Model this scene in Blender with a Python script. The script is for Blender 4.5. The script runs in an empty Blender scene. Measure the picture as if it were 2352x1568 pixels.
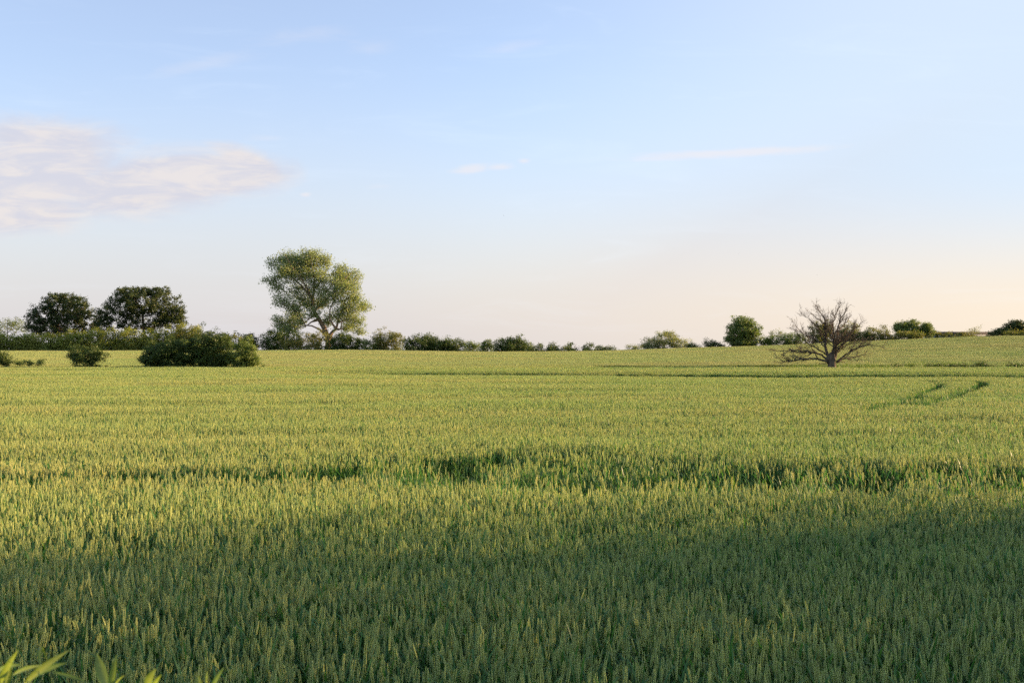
import bpy, math, random
import numpy as np
from mathutils import Vector, noise as mnoise

SEED = 7
DENS = 2.3
R = np.random.default_rng(SEED)
random.seed(SEED)
C = bpy.context.scene.collection
rad = math.radians

# ---------------------------------------------------------------- camera model (a level view over the field)
F = 2522.0            # focal length in units of a 2352 wide picture
CAMZ = 2.80           # eye height above the field; the photographer stands on the verge
def X(px, D): return (px - 1176.0) / F * D
def Zat(py, D): return CAMZ + (800.0 - py) / F * D

SUN_AZ = rad(78)      # clockwise from +Y (to the right of the view)
SUN_EL = rad(13.0)

# ---------------------------------------------------------------- terrain
_rx = np.array([-200, -93, -22, 0, 10, 22, 50, 65, 77, 95, 220], float)
_rz = np.array([2.25, 2.30, 2.48, 2.12, 2.10, 2.60, 3.30, 4.05, 4.70, 5.10, 7.0]) - 0.80
RIDGE = 200.0
def ground_z(x, y):
    x = np.asarray(x, float); y = np.asarray(y, float)
    zr = sum(np.interp(x + k, _rx, _rz) for k in (-12, -6, 0, 6, 12)) / 5
    t = np.clip((y - 119.0) / (RIDGE - 119.0), 0, 1)
    lo = 0.22
    z = np.where(y < 119, 0.0 + np.clip((y - 113) / 6, 0, 1) * lo, lo + (zr - lo) * (t ** 0.93))
    z = np.where(y > RIDGE, zr - 0.004 * np.clip(y - RIDGE, 0, 40) - 0.035 * np.clip(y - RIDGE - 40, 0, 900), z)
    z = z + 0.035 * np.sin(x * 0.21 + 1.3) * np.sin(y * 0.17) * np.clip((y - 25) / 30, 0, 1)
    # shallow fold in the field: a low bank that faces the viewer along the far headland track
    yb = np.interp(x, [-40, -16, -4, 10, 26, 48, 90], [100, 94, 91, 87, 84.5, 84, 84])
    S = lambda t: np.clip(t, 0, 1) ** 2 * (3 - 2 * np.clip(t, 0, 1))
    z = z - .30 * S((x + 24) / 16) * S((y - yb + 24) / 22) * (1 - S((y - yb + .5) / 5.5))
    return z
def gz(x, y): return float(ground_z(x, y))

# ---------------------------------------------------------------- mesh helpers
def link(name, V, polys, mats, parent=None, tint=None, matidx=None, smooth=False):
    """polys: list of (n,k) int arrays"""
    me = bpy.data.meshes.new(name)
    V = np.asarray(V, np.float32).reshape(-1, 3)
    polys = [np.asarray(p, np.int32) for p in polys if len(p)]
    loops = np.concatenate([p.ravel() for p in polys]) if polys else np.zeros(0, np.int32)
    sizes = np.concatenate([np.full(len(p), p.shape[1], np.int32) for p in polys]) if polys else np.zeros(0, np.int32)
    me.vertices.add(len(V)); me.vertices.foreach_set('co', V.ravel())
    me.loops.add(len(loops)); me.loops.foreach_set('vertex_index', loops)
    me.polygons.add(len(sizes))
    starts = np.concatenate([[0], np.cumsum(sizes)[:-1]]).astype(np.int32) if len(sizes) else sizes
    me.polygons.foreach_set('loop_start', starts)
    if matidx is not None: me.polygons.foreach_set('material_index', np.asarray(matidx, np.int32))
    if smooth: me.polygons.foreach_set('use_smooth', np.ones(len(sizes), bool))
    for m in (mats if isinstance(mats, (list, tuple)) else [mats]): me.materials.append(m)
    if tint is not None:
        a = me.attributes.new('tint', 'FLOAT', 'POINT'); a.data.foreach_set('value', np.asarray(tint, np.float32))
    me.update(calc_edges=True); me.validate()
    o = bpy.data.objects.new(name, me); C.objects.link(o)
    if parent is not None: o.parent = parent
    return o

def thing(name, label, cat, loc, group=None):
    o = bpy.data.objects.new(name, None); C.objects.link(o)
    o.location = loc; o.empty_display_size = .3
    o['label'] = label; o['category'] = cat; o['kind'] = 'thing'
    if group: o['group'] = group
    return o

def unit(n):
    v = R.normal(size=(n, 3)); return v / np.linalg.norm(v, axis=1)[:, None]

def leaf_quads(cen, nrm, length, width, fold=0.25, axis=None):
    """rhombic leaves, folded a little along the midrib: two triangles each side"""
    n = len(cen)
    a = unit(n) if axis is None else axis
    t = np.cross(nrm, a); t /= np.linalg.norm(t, axis=1)[:, None] + 1e-9
    b = np.cross(nrm, t)
    L = np.asarray(length).reshape(-1, 1) * np.ones((n, 1)); W = np.asarray(width).reshape(-1, 1) * np.ones((n, 1))
    p0 = cen - t * L / 2; p1 = cen - b * W / 2 + nrm * W * fold; p2 = cen + t * L / 2; p3 = cen + b * W / 2 + nrm * W * fold
    V = np.stack([p0, p1, p2, p3], 1).reshape(-1, 3)
    i = np.arange(n)[:, None] * 4
    return V, np.concatenate([i + [[0, 1, 2]], i + [[0, 2, 3]]], 0)

def tubes(P0, P1, r0, r1, sides=5):
    P0 = np.asarray(P0, float); P1 = np.asarray(P1, float); n = len(P0)
    d = P1 - P0; d /= np.linalg.norm(d, axis=1)[:, None] + 1e-9
    ref = np.where(np.abs(d[:, 2:3]) > .9, [[1., 0, 0]], [[0, 0, 1.]])
    u = np.cross(d, ref); u /= np.linalg.norm(u, axis=1)[:, None]
    w = np.cross(d, u)
    ang = np.arange(sides) * 2 * math.pi / sides
    ring = np.cos(ang)[None, :, None] * u[:, None, :] + np.sin(ang)[None, :, None] * w[:, None, :]
    A = P0[:, None] + ring * np.asarray(r0).reshape(-1, 1, 1); B = P1[:, None] + ring * np.asarray(r1).reshape(-1, 1, 1)
    V = np.concatenate([A, B], 1).reshape(-1, 3)
    base = np.arange(n)[:, None] * (2 * sides)
    Q = []
    for k in range(sides):
        k2 = (k + 1) % sides
        Q.append(np.concatenate([base + k, base + k2, base + sides + k2, base + sides + k], 1))
    return V, np.concatenate(Q, 0)

# ---------------------------------------------------------------- materials
def new_mat(name):
    m = bpy.data.materials.new(name); m.use_nodes = True
    nt = m.node_tree; nt.nodes.clear()
    return m, nt, nt.nodes, nt.links

def leaf_mat(name, c0, c1, transl=0.3, rough=0.55, spec=0.25, patch=None, patch_scale=0.05, tcol=None):
    m, nt, N, L = new_mat(name)
    out = N.new('ShaderNodeOutputMaterial')
    at = N.new('ShaderNodeAttribute'); at.attribute_name = 'tint'
    mix = N.new('ShaderNodeMix'); mix.data_type = 'RGBA'
    mix.inputs['A'].default_value = (*c0, 1); mix.inputs['B'].default_value = (*c1, 1)
    fac = at.outputs['Fac']
    oi = N.new('ShaderNodeObjectInfo')
    ad = N.new('ShaderNodeMath'); ad.operation = 'MULTIPLY_ADD'; ad.inputs[1].default_value = 0.3; 
    L.new(oi.outputs['Random'], ad.inputs[0]); L.new(fac, ad.inputs[2])
    sb = N.new('ShaderNodeMath'); sb.operation = 'SUBTRACT'; sb.inputs[1].default_value = 0.15; sb.use_clamp = True
    L.new(ad.outputs[0], sb.inputs[0]); L.new(sb.outputs[0], mix.inputs['Factor'])
    col = mix.outputs['Result']
    if patch is not None:
        geo = N.new('ShaderNodeNewGeometry')
        mp = N.new('ShaderNodeMapping'); mp.inputs['Scale'].default_value = (patch_scale * .35, patch_scale, patch_scale)
        nz = N.new('ShaderNodeTexNoise'); nz.inputs['Scale'].default_value = 1.0; nz.inputs['Detail'].default_value = 4
        L.new(geo.outputs['Position'], mp.inputs['Vector']); L.new(mp.outputs[0], nz.inputs['Vector'])
        mr = N.new('ShaderNodeMapRange'); mr.inputs['From Min'].default_value = .38; mr.inputs['From Max'].default_value = .66
        L.new(nz.outputs['Fac'], mr.inputs['Value'])
        m2 = N.new('ShaderNodeMix'); m2.data_type = 'RGBA'; m2.blend_type = 'MULTIPLY'
        m2.inputs['B'].default_value = (*patch, 1)
        L.new(mr.outputs[0], m2.inputs['Factor']); L.new(col, m2.inputs['A']); col = m2.outputs['Result']
    pb = N.new('ShaderNodeBsdfPrincipled'); pb.inputs['Roughness'].default_value = rough
    pb.inputs['Specular IOR Level'].default_value = spec
    L.new(col, pb.inputs['Base Color'])
    tr = N.new('ShaderNodeBsdfTranslucent')
    g = N.new('ShaderNodeMix'); g.data_type = 'RGBA'; g.blend_type = 'MULTIPLY'; g.inputs['Factor'].default_value = 1
    g.inputs['B'].default_value = (*(tcol or (1.25, 1.3, .6)), 1)
    L.new(col, g.inputs['A']); L.new(g.outputs['Result'], tr.inputs['Color'])
    ms = N.new('ShaderNodeMixShader'); ms.inputs['Fac'].default_value = transl
    L.new(pb.outputs[0], ms.inputs[1]); L.new(tr.outputs[0], ms.inputs[2]); L.new(ms.outputs[0], out.inputs['Surface'])
    return m

def bark_mat(name, c0, c1, scale=6):
    m, nt, N, L = new_mat(name)
    out = N.new('ShaderNodeOutputMaterial'); pb = N.new('ShaderNodeBsdfPrincipled'); pb.inputs['Roughness'].default_value = .9
    pb.inputs['Specular IOR Level'].default_value = .15
    tc = N.new('ShaderNodeTexCoord'); mp = N.new('ShaderNodeMapping'); mp.inputs['Scale'].default_value = (scale, scale, scale * .25)
    nz = N.new('ShaderNodeTexNoise'); nz.inputs['Scale'].default_value = 1; nz.inputs['Detail'].default_value = 6
    cr = N.new('ShaderNodeValToRGB'); cr.color_ramp.elements[0].position = .3; cr.color_ramp.elements[1].position = .7
    cr.color_ramp.elements[0].color = (*c0, 1); cr.color_ramp.elements[1].color = (*c1, 1)
    bp = N.new('ShaderNodeBump'); bp.inputs['Strength'].default_value = .7; bp.inputs['Distance'].default_value = .05
    L.new(tc.outputs['Object'], mp.inputs['Vector']); L.new(mp.outputs[0], nz.inputs['Vector']); L.new(nz.outputs['Fac'], cr.inputs['Fac'])
    L.new(cr.outputs[0], pb.inputs['Base Color']); L.new(nz.outputs['Fac'], bp.inputs['Height']); L.new(bp.outputs[0], pb.inputs['Normal'])
    L.new(pb.outputs[0], out.inputs['Surface'])
    return m

def plain_mat(name, c0, c1, scale=3, rough=.8):
    return bark_mat(name, c0, c1, scale)

M = {}
M['ear'] = leaf_mat('wheat_ear', (.385, .46, .21), (.635, .625, .265), .52, .5, .3, patch=(.84, .97, .88), patch_scale=.13, tcol=(1.08, 1.1, .85))
M['stalk'] = leaf_mat('wheat_stalk', (.085, .19, .065), (.16, .26, .075), .25, .5, .3)
M['blade'] = leaf_mat('wheat_blade', (.036, .13, .044), (.080, .205, .052), .45, .45, .35)
M['low_blade'] = leaf_mat('low_blade', (.06, .14, .035), (.12, .21, .05), .35, .45, .35)
M['far_ear'] = leaf_mat('far_ear', (.355, .40, .165), (.46, .48, .20), .42, .6, .2, patch=(.82, .98, .86), patch_scale=.10, tcol=(1.08, 1.08, .8))
M['margin'] = leaf_mat('margin_grass', (.07, .13, .03), (.15, .22, .05), .35, .5, .3)
M['oak'] = leaf_mat('oak_leaf', (.032, .055, .017), (.075, .098, .027), .24, .5, .25)
M['willow_far'] = leaf_mat('pale_leaf', (.18, .235, .11), (.315, .36, .165), .45, .5, .3)
M['hedge'] = leaf_mat('hedge_leaf_sunlit', (.165, .21, .055), (.31, .315, .09), .55, .55, .25)  # paler leaf copy; sunlight on the long hedge is put into its colour
M['hedge_sunlit'] = M['hedge']
M['hedge'] = leaf_mat('olive_leaf', (.095, .125, .036), (.195, .19, .055), .38, .55, .25)
M['dark'] = leaf_mat('thicket_leaf', (.036, .066, .018), (.098, .138, .033), .28, .5, .25)
M['mid'] = leaf_mat('bush_leaf', (.085, .135, .038), (.18, .23, .062), .35, .5, .25)
M['grey'] = leaf_mat('grey_leaf', (.15, .185, .085), (.28, .30, .13), .38, .6, .2)
M['near_leaf'] = leaf_mat('willow_leaf', (.12, .21, .035), (.34, .38, .12), .40, .4, .4, patch=(.72, .74, .6), patch_scale=45, tcol=(1.15, 1.2, .45))
M['bark'] = bark_mat('bark', (.05, .038, .027), (.16, .115, .075), 4)
M['bark_pale'] = bark_mat('bark_pale', (.11, .080, .055), (.27, .19, .12), 4)
M['dead'] = bark_mat('dead_wood', (.048, .039, .030), (.145, .113, .085), 5)
M['stem'] = bark_mat('bush_stem', (.05, .04, .028), (.13, .10, .06), 8)

# ---------------------------------------------------------------- ground
def build_ground():
    xs = np.unique(np.concatenate([np.linspace(-130, 130, 131), np.linspace(130, 3000, 24), -np.linspace(130, 3000, 24)]))
    ys = np.unique(np.concatenate([np.linspace(-30, 250, 141), np.linspace(250, 3000, 24), -np.linspace(30, 3000, 20)]))
    XX, YY = np.meshgrid(xs, ys)
    ZZ = ground_z(XX, YY)
    V = np.stack([XX, YY, ZZ], -1).reshape(-1, 3)
    nx = len(xs); i, j = np.meshgrid(np.arange(nx - 1), np.arange(len(ys) - 1))
    a = (j * nx + i).ravel()
    Q = np.stack([a, a + 1, a + nx + 1, a + nx], 1)
    m, nt, N, L = new_mat('field_soil')
    out = N.new('ShaderNodeOutputMaterial'); pb = N.new('ShaderNodeBsdfPrincipled'); pb.inputs['Roughness'].default_value = .95
    tc = N.new('ShaderNodeTexCoord')
    nz = N.new('ShaderNodeTexNoise'); nz.inputs['Scale'].default_value = 3; nz.inputs['Detail'].default_value = 8
    cr = N.new('ShaderNodeValToRGB')
    cr.color_ramp.elements[0].position = .35; cr.color_ramp.elements[1].position = .65
    cr.color_ramp.elements[0].color = (.022, .032, .011, 1); cr.color_ramp.elements[1].color = (.05, .06, .022, 1)
    L.new(tc.outputs['Object'], nz.inputs['Vector']); L.new(nz.outputs['Fac'], cr.inputs['Fac']); L.new(cr.outputs[0], pb.inputs['Base Color'])
    bp = N.new('ShaderNodeBump'); bp.inputs['Distance'].default_value = .1; L.new(nz.outputs['Fac'], bp.inputs['Height']); L.new(bp.outputs[0], pb.inputs['Normal'])
    L.new(pb.outputs[0], out.inputs['Surface'])
    o = link('ground', V, [Q], m, smooth=True)
    o['kind'] = 'structure'
build_ground()

# ---------------------------------------------------------------- scatter: one object whose own mesh holds the clump shapes and the points they stand on
def scatter_object(name, mats, variants, pts, rot, scl, pick):
    """variants: list of (V, tris, matidx, tint). pts: where clumps stand. One object; its modifier sets the clumps on the points."""
    Vs, Ts, Ms, Tn, Va = [], [], [], [], []
    off = 0
    for k, (V, T, mi, tn) in enumerate(variants):
        Vs.append(V); Ts.append(T + off); Ms.append(mi); Tn.append(tn); Va.append(np.full(len(V), k)); off += len(V)
    n = len(pts)
    Vs.append(pts); Tn.append(np.zeros(n)); Va.append(np.full(n, -1))
    V = np.concatenate(Vs)
    o = link(name, V, [np.concatenate(Ts)], mats, tint=np.concatenate(Tn), matidx=np.concatenate(Ms))
    me = o.data
    a = me.attributes.new('variant', 'INT', 'POINT'); a.data.foreach_set('value', np.concatenate(Va).astype(np.int32))
    pad = off
    def put(nm, typ, key, arr, dim):
        full = np.zeros((off + n, dim), np.float32 if typ != 'INT' else np.int32); full[off:] = np.asarray(arr).reshape(n, dim)
        at = me.attributes.new(nm, typ, 'POINT'); at.data.foreach_set(key, full.ravel())
    put('turn', 'FLOAT_VECTOR', 'vector', rot, 3); put('size', 'FLOAT_VECTOR', 'vector', scl, 3); put('pick', 'INT', 'value', pick, 1)
    ng = bpy.data.node_groups.new(name + '_nodes', 'GeometryNodeTree')
    ng.interface.new_socket('Geometry', in_out='INPUT', socket_type='NodeSocketGeometry')
    ng.interface.new_socket('Geometry', in_out='OUTPUT', socket_type='NodeSocketGeometry')
    N, L = ng.nodes, ng.links
    gi = N.new('NodeGroupInput'); go = N.new('NodeGroupOutput')
    va = N.new('GeometryNodeInputNamedAttribute'); va.data_type = 'INT'; va.inputs['Name'].default_value = 'variant'
    cmp = N.new('FunctionNodeCompare'); cmp.data_type = 'INT'; cmp.operation = 'LESS_THAN'
    ia = [s for s in cmp.inputs if s.type == 'INT']
    L.new(va.outputs['Attribute'], ia[0]); ia[1].default_value = 0
    sp = N.new('GeometryNodeSeparateGeometry'); sp.domain = 'POINT'
    L.new(gi.outputs[0], sp.inputs['Geometry']); L.new(cmp.outputs['Result'], sp.inputs['Selection'])
    st = N.new('GeometryNodeSplitToInstances'); st.domain = 'POINT'
    L.new(sp.outputs['Inverted'], st.inputs['Geometry']); L.new(va.outputs['Attribute'], st.inputs['Group ID'])
    ip = N.new('GeometryNodeInstanceOnPoints')
    ip.inputs['Pick Instance'].default_value = True
    L.new(sp.outputs['Selection'], ip.inputs['Points']); L.new(st.outputs['Instances'], ip.inputs['Instance'])
    pk = N.new('GeometryNodeInputNamedAttribute'); pk.data_type = 'INT'; pk.inputs['Name'].default_value = 'pick'
    L.new(pk.outputs['Attribute'], ip.inputs['Instance Index'])
    rt = N.new('GeometryNodeInputNamedAttribute'); rt.data_type = 'FLOAT_VECTOR'; rt.inputs['Name'].default_value = 'turn'
    er = N.new('FunctionNodeEulerToRotation'); L.new(rt.outputs['Attribute'], er.inputs[0]); L.new(er.outputs[0], ip.inputs['Rotation'])
    sc = N.new('GeometryNodeInputNamedAttribute'); sc.data_type = 'FLOAT_VECTOR'; sc.inputs['Name'].default_value = 'size'
    L.new(sc.outputs['Attribute'], ip.inputs['Scale'])
    L.new(ip.outputs['Instances'], go.inputs[0])
    md = o.modifiers.new('scatter', 'NODES'); md.node_group = ng
    return o

class Acc:
    def __init__(s): s.V, s.T, s.M, s.N, s.n = [], [], [], [], 0
    def add(s, V, T, m, t):
        V = np.asarray(V, float); T = np.asarray(T, int)
        if T.shape[1] == 4: T = np.concatenate([T[:, [0, 1, 2]], T[:, [0, 2, 3]]])
        s.V.append(V); s.T.append(T + s.n); s.M.append(np.full(len(T), m)); s.N.append(np.full(len(V), t)); s.n += len(V)
    def get(s): return np.concatenate(s.V), np.concatenate(s.T), np.concatenate(s.M), np.concatenate(s.N)

def ribbon(pts, widths, side):
    pts = np.asarray(pts); n = len(pts)
    A = pts - side * np.asarray(widths)[:, None]; B = pts + side * np.asarray(widths)[:, None]
    V = np.stack([A, B], 1).reshape(-1, 3)
    i = np.arange(n - 1) * 2
    return V, np.stack([i, i + 1, i + 3, i + 2], 1)

def blade(acc, base, az, length, rise, droop, w, mat, t, seg=4):
    d = np.array([math.cos(az), math.sin(az), 0]); side = np.array([-d[1], d[0], 0])
    s = np.linspace(0, 1, seg + 1)
    hor = length * (s * math.cos(rise) + .25 * s * s * droop); up = length * (s * math.sin(rise) - droop * s ** 2.4 * .8)
    P = base + d * hor[:, None] + np.array([0, 0, 1.]) * up[:, None]
    V, Q = ribbon(P, w * np.array([.7, 1, .9, .6, .02])[:seg + 1] if seg == 4 else w * np.linspace(1, .03, seg + 1), side)
    acc.add(V, Q, mat, t)

def ear(acc, p0, p1, ang, t, rows=9, wid=.0078, size=1.0):
    ax = p1 - p0; Ln = np.linalg.norm(ax); ax = ax / Ln
    s = np.array([math.cos(ang), math.sin(ang), 0]); s -= ax * s.dot(ax); s /= np.linalg.norm(s)
    q = np.cross(ax, s)
    V, T = [], []
    n = 0
    for r in range(rows):
        for sd in (-1, 1):
            f = (r + (.5 if sd > 0 else 0)) / rows
            taper = (0.75 + .5 * f if f < .4 else 1.0 - .55 * max(0, f - .55) / .45)
            c = p0 + ax * Ln * f + s * sd * wid * .55 * taper
            l = Ln / rows * 1.75; w = wid * taper * .72
            up = (ax + s * sd * .22); tip = c + up * l; mid = c + up * l * .42
            V += [c, mid + s * w, mid + q * w, mid - s * w, mid - q * w, tip]
            for k in range(4):
                k2 = (k + 1) % 4
                T.append([n, n + 1 + k2, n + 1 + k]); T.append([n + 1 + k, n + 1 + k2, n + 5])
            n += 6
    acc.add(V, T, 0, t)

def wheat_clump(nst, radius, rows=9, detail=True):
    acc = Acc()
    for i in range(nst):
        rr = radius * math.sqrt(R.random()); aa = R.random() * 6.283
        base = np.array([rr * math.cos(aa), rr * math.sin(aa), 0.0])
        h = .86 + R.normal() * .055
        if R.random() < .12: h -= R.random() * .18
        el = .100 + R.normal() * .012
        lean = R.normal(size=2) * (.03 if R.random() < .85 else .10)
        p1 = base + [lean[0] * .6, lean[1] * .6, h - el]
        ed = np.array([lean[0] * 1.2 + R.normal() * .14, lean[1] * 1.2 + R.normal() * .14, 1.]); ed /= np.linalg.norm(ed)
        p2 = p1 + ed * el
        t = float(np.clip(R.normal(.5, .28), 0, 1))
        V, Q = tubes([base, base + [lean[0] * .2, lean[1] * .2, h * .45]], [base + [lean[0] * .2, lean[1] * .2, h * .45], p1], [.0022, .002], [.002, .0015], 3)
        acc.add(V, Q, 1, t)
        ear(acc, p1, p2, R.random() * 6.283, t, rows)
        nb = 3 if detail else 2
        for k in range(nb):
            hz = h * (.80 - .20 * k) - .05 + R.normal() * .03
            f = hz / h
            b = base + np.array([lean[0] * .6 * f, lean[1] * .6 * f, hz])
            blade(acc, b, R.random() * 6.283, (.20 + R.random() * .10) * (1.35 if k == 0 else 1), rad(48 + R.random() * 32), .25 + R.random() * .6, .0055 + R.random() * .002, 2, t)
    return acc.get()

def low_clump(nst, radius, hmax):
    acc = Acc()
    for i in range(nst):
        rr = radius * math.sqrt(R.random()); aa = R.random() * 6.283
        base = np.array([rr * math.cos(aa), rr * math.sin(aa), 0.0]); t = R.random()
        h = hmax * (.5 + .5 * R.random())
        for k in range(4):
            blade(acc, base + [0, 0, h * (.15 + .22 * k)], R.random() * 6.283, .2 + R.random() * .12, rad(40 + R.random() * 42), .3 + R.random() * .6, .006 + R.random() * .003, 3, t)
        V, Q = tubes([base], [base + [0, 0, h * .9]], [.002], [.0015], 3); acc.add(V, Q, 1, t)
    return acc.get()

def far_clump(nst, radius):
    acc = Acc()
    for i in range(nst):
        rr = radius * math.sqrt(R.random()); aa = R.random() * 6.283
        base = np.array([rr * math.cos(aa), rr * math.sin(aa), 0.0]); t = float(np.clip(R.normal(.5, .3), 0, 1))
        h = .80 + R.normal() * .05; el = .12
        lean = R.normal(size=2) * .08
        p1 = base + [lean[0] * .3, lean[1] * .3, h - el]; p2 = p1 + [lean[0] * .5, lean[1] * .5, el]
        w = .0085
        V = [p1, p1 + [w, 0, el * .4], p1 + [0, w, el * .4], p1 + [-w, 0, el * .4], p1 + [0, -w, el * .4], p2]
        T = []
        for k in range(4): T += [[0, 1 + (k + 1) % 4, 1 + k], [1 + k, 1 + (k + 1) % 4, 5]]
        acc.add(V, T, 0, t)
        if i % 2 == 0: blade(acc, base + [0, 0, .35], R.random() * 6.283, .35, rad(60), .3, .012, 2, t, 3)
    return acc.get()

def seg_dist(px, py, poly):
    """distance from points to a polyline (x, y) -> (dist)"""
    best = np.full(px.shape, 1e9)
    for (x0, y0), (x1, y1) in zip(poly[:-1], poly[1:]):
        dx, dy = x1 - x0, y1 - y0
        t = np.clip(((px - x0) * dx + (py - y0) * dy) / (dx * dx + dy * dy), 0, 1)
        best = np.minimum(best, np.hypot(px - x0 - t * dx, py - y0 - t * dy))
    return best

def vnoise(x, y, s, seed=0.0):
    return np.array([mnoise.noise(Vector((a * s[0] + seed, b * s[1], seed * 1.7))) for a, b in zip(x, y)])

def jitter_grid(y0, y1, step, xhalf):
    ys = np.arange(y0, y1, step); P = []
    for y in ys:
        w = xhalf(y); xs = np.arange(-w, w, step); P.append(np.stack([xs, np.full(len(xs), y)], 1))
    P = np.concatenate(P); P += R.uniform(-.5, .5, P.shape) * step
    return P[:, 0], P[:, 1]

# tramlines: polylines on the ground and half widths
TRACKS = [
    ([(-12, 16.8), (-7, 17.0), (-4, 17.2), (-1, 17.4), (1.2, 16.8)], .64),
    ([(1.2, 16.8), (2.6, 16.5), (4.4, 17.0), (7, 17.3), (13, 17.3)], 1.3),
    ([(-4.4, 18.8), (-2.6, 19.4), (-1.0, 19.7)], .42),
    ([(-1.0, 19.8), (.6, 20.7), (2.0, 20.1), (3.4, 19.0), (6, 18.4)], .46),
    ([(1.6, 15.3), (4, 15.4), (8, 15.3), (12, 15.3)], .42),
    # headland pair along the far boundary
    ([(-18, 94.8), (-4, 91.5), (10, 87.5)], 1.2),
    ([(9, 87.7), (16, 86.2), (26, 85), (36, 84.7), (50, 84.5)], 1.9),
    ([(22, 69), (28, 71), (38, 74), (46, 76)], 1.7),
    ([(23.4, 63), (21, 68), (16, 72), (8, 75)], 1.7),
    ([(27.6, 66), (26, 72), (20, 77)], 1.9),
    # curved turning tramlines on the right
    ([(10.6, 33.5), (13.4, 39.0), (17.2, 46.6), (20.8, 54), (23.2, 59.2), (23.6, 64), (20, 69), (14, 74)], .50),
    ([(14.0, 37.8), (16.1, 41.7), (20.4, 49.8), (24.7, 57.9), (27.2, 63), (27.6, 68), (25, 74)], .62),
    ([(26, 66), (32, 71), (40, 75)], .9),
    # faint tramline through the middle
    ([(-6.5, 37), (-3.5, 42), (-.6, 47), (2.2, 54), (4.6, 63), (6.4, 74)], .26),
    # along the left boundary
    ([(-60, 93), (-48, 95), (-36, 99), (-22, 100)], 1.0),
]
def track_mask(x, y):
    wob = np.where(y > 30, .4, .7) * vnoise(x, y, (.9, .9), 3.3) + R.normal(size=len(x)) * np.where(y > 30, .12, .22)
    m = np.zeros(x.shape, bool)
    for poly, hw in TRACKS:
        m |= seg_dist(x, y, poly) < hw * (1 + .55 * wob)
    return m

def build_wheat():
    V = [wheat_clump(25, .30) for _ in range(14)] + [low_clump(26, .30, .50) for _ in range(3)]
    NV = 14
    half = lambda y: .49 * y + 4.5
    x, y = jitter_grid(4.6, 114.8, .262, half)
    q = (y < 110.6) | (x < 8 + R.normal(size=len(x))); x, y = x[q], y[q]
    n = len(x)
    trk = track_mask(x, y)
    # thin, short patch in the near headland
    e = ((x - .4) / 3.6) ** 2 + ((y - 17.6) / 2.4) ** 2 + .55 * vnoise(x, y, (.7, .7), 9.1)
    thin = (e < 1) & (R.random(n) < .85)
    e2 = ((x - 7.5) / 4.5) ** 2 + ((y - 16.2) / 1.1) ** 2
    thin |= (e2 < 1) & (R.random(n) < .35)
    small = vnoise(x, y, (1.1, 1.1), 21.7)
    gaps = (small > .56) & (y < 60) & (R.random(n) < .5)
    trk &= ~((y < 30) & (R.random(n) < .14))
    low = trk | thin | gaps
    pick = R.integers(0, NV, n); pick[low] = NV + R.integers(0, 3, low.sum())
    hn = 1 + .12 * vnoise(x, y, (.14, .42), 5.5) + .05 * vnoise(x, y, (.8, .8), 2.2) + R.normal(size=n) * .014
    hn = np.where(low, np.where(trk, R.uniform(.3, .95, n), R.uniform(.5, 1.3, n)), hn); hn = np.where(trk & (y > 30), hn * .6, hn)
    hn = np.where(thin & ~trk, hn * 1.25, hn)
    s = np.stack([np.ones(n), np.ones(n), hn], 1)
    rot = np.stack([R.normal(size=n) * .025 + .07 * vnoise(x, y, (.35, .5), 31.), R.normal(size=n) * .025 + .08 * vnoise(x, y, (.35, .5), 47.), R.random(n) * 6.283], 1)
    pts = np.stack([x, y, ground_z(x, y)], 1)
    keep = ~(trk & (R.random(n) < np.where(y > 62, .93, np.where(y > 30, .95, .35))))
    o = scatter_object('wheat_field', [M['ear'], M['stalk'], M['blade'], M['low_blade']], V, pts[keep], rot[keep], s[keep], pick[keep])
    o['kind'] = 'stuff'
    return keep.sum()
print('wheat clumps', build_wheat())

def build_far_wheat():
    V = [far_clump(620, 1.1) for _ in range(6)]
    x, y = jitter_grid(114.6, 203, .78, lambda y: .49 * y + 8)
    q = (y > 119.5) | (x < 8); x, y = x[q], y[q]
    n = len(x)
    tram = np.zeros(n, bool)
    for poly in ([(40, 152), (60, 160), (80, 170), (110, 183)], [(42, 148), (62, 156), (82, 166), (112, 179)], [(-30, 160), (0, 157), (30, 158)], [(0, 172), (30, 170), (60, 178)]):
        tram |= seg_dist(x, y, poly) < .6
    hn = 1 + .10 * vnoise(x, y, (.05, .25), 15.5) + R.normal(size=n) * .03
    hn = np.where(tram, hn * .55, hn)
    s = np.stack([np.ones(n), np.ones(n), hn], 1)
    rot = np.stack([np.zeros(n), np.zeros(n), R.random(n) * 6.283], 1)
    o = scatter_object('wheat_field', [M['far_ear'], M['stalk'], M['low_blade']], V, np.stack([x, y, ground_z(x, y)], 1), rot, s, R.integers(0, 6, n))
    o['kind'] = 'stuff'
    return n
print('far clumps', build_far_wheat())

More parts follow.
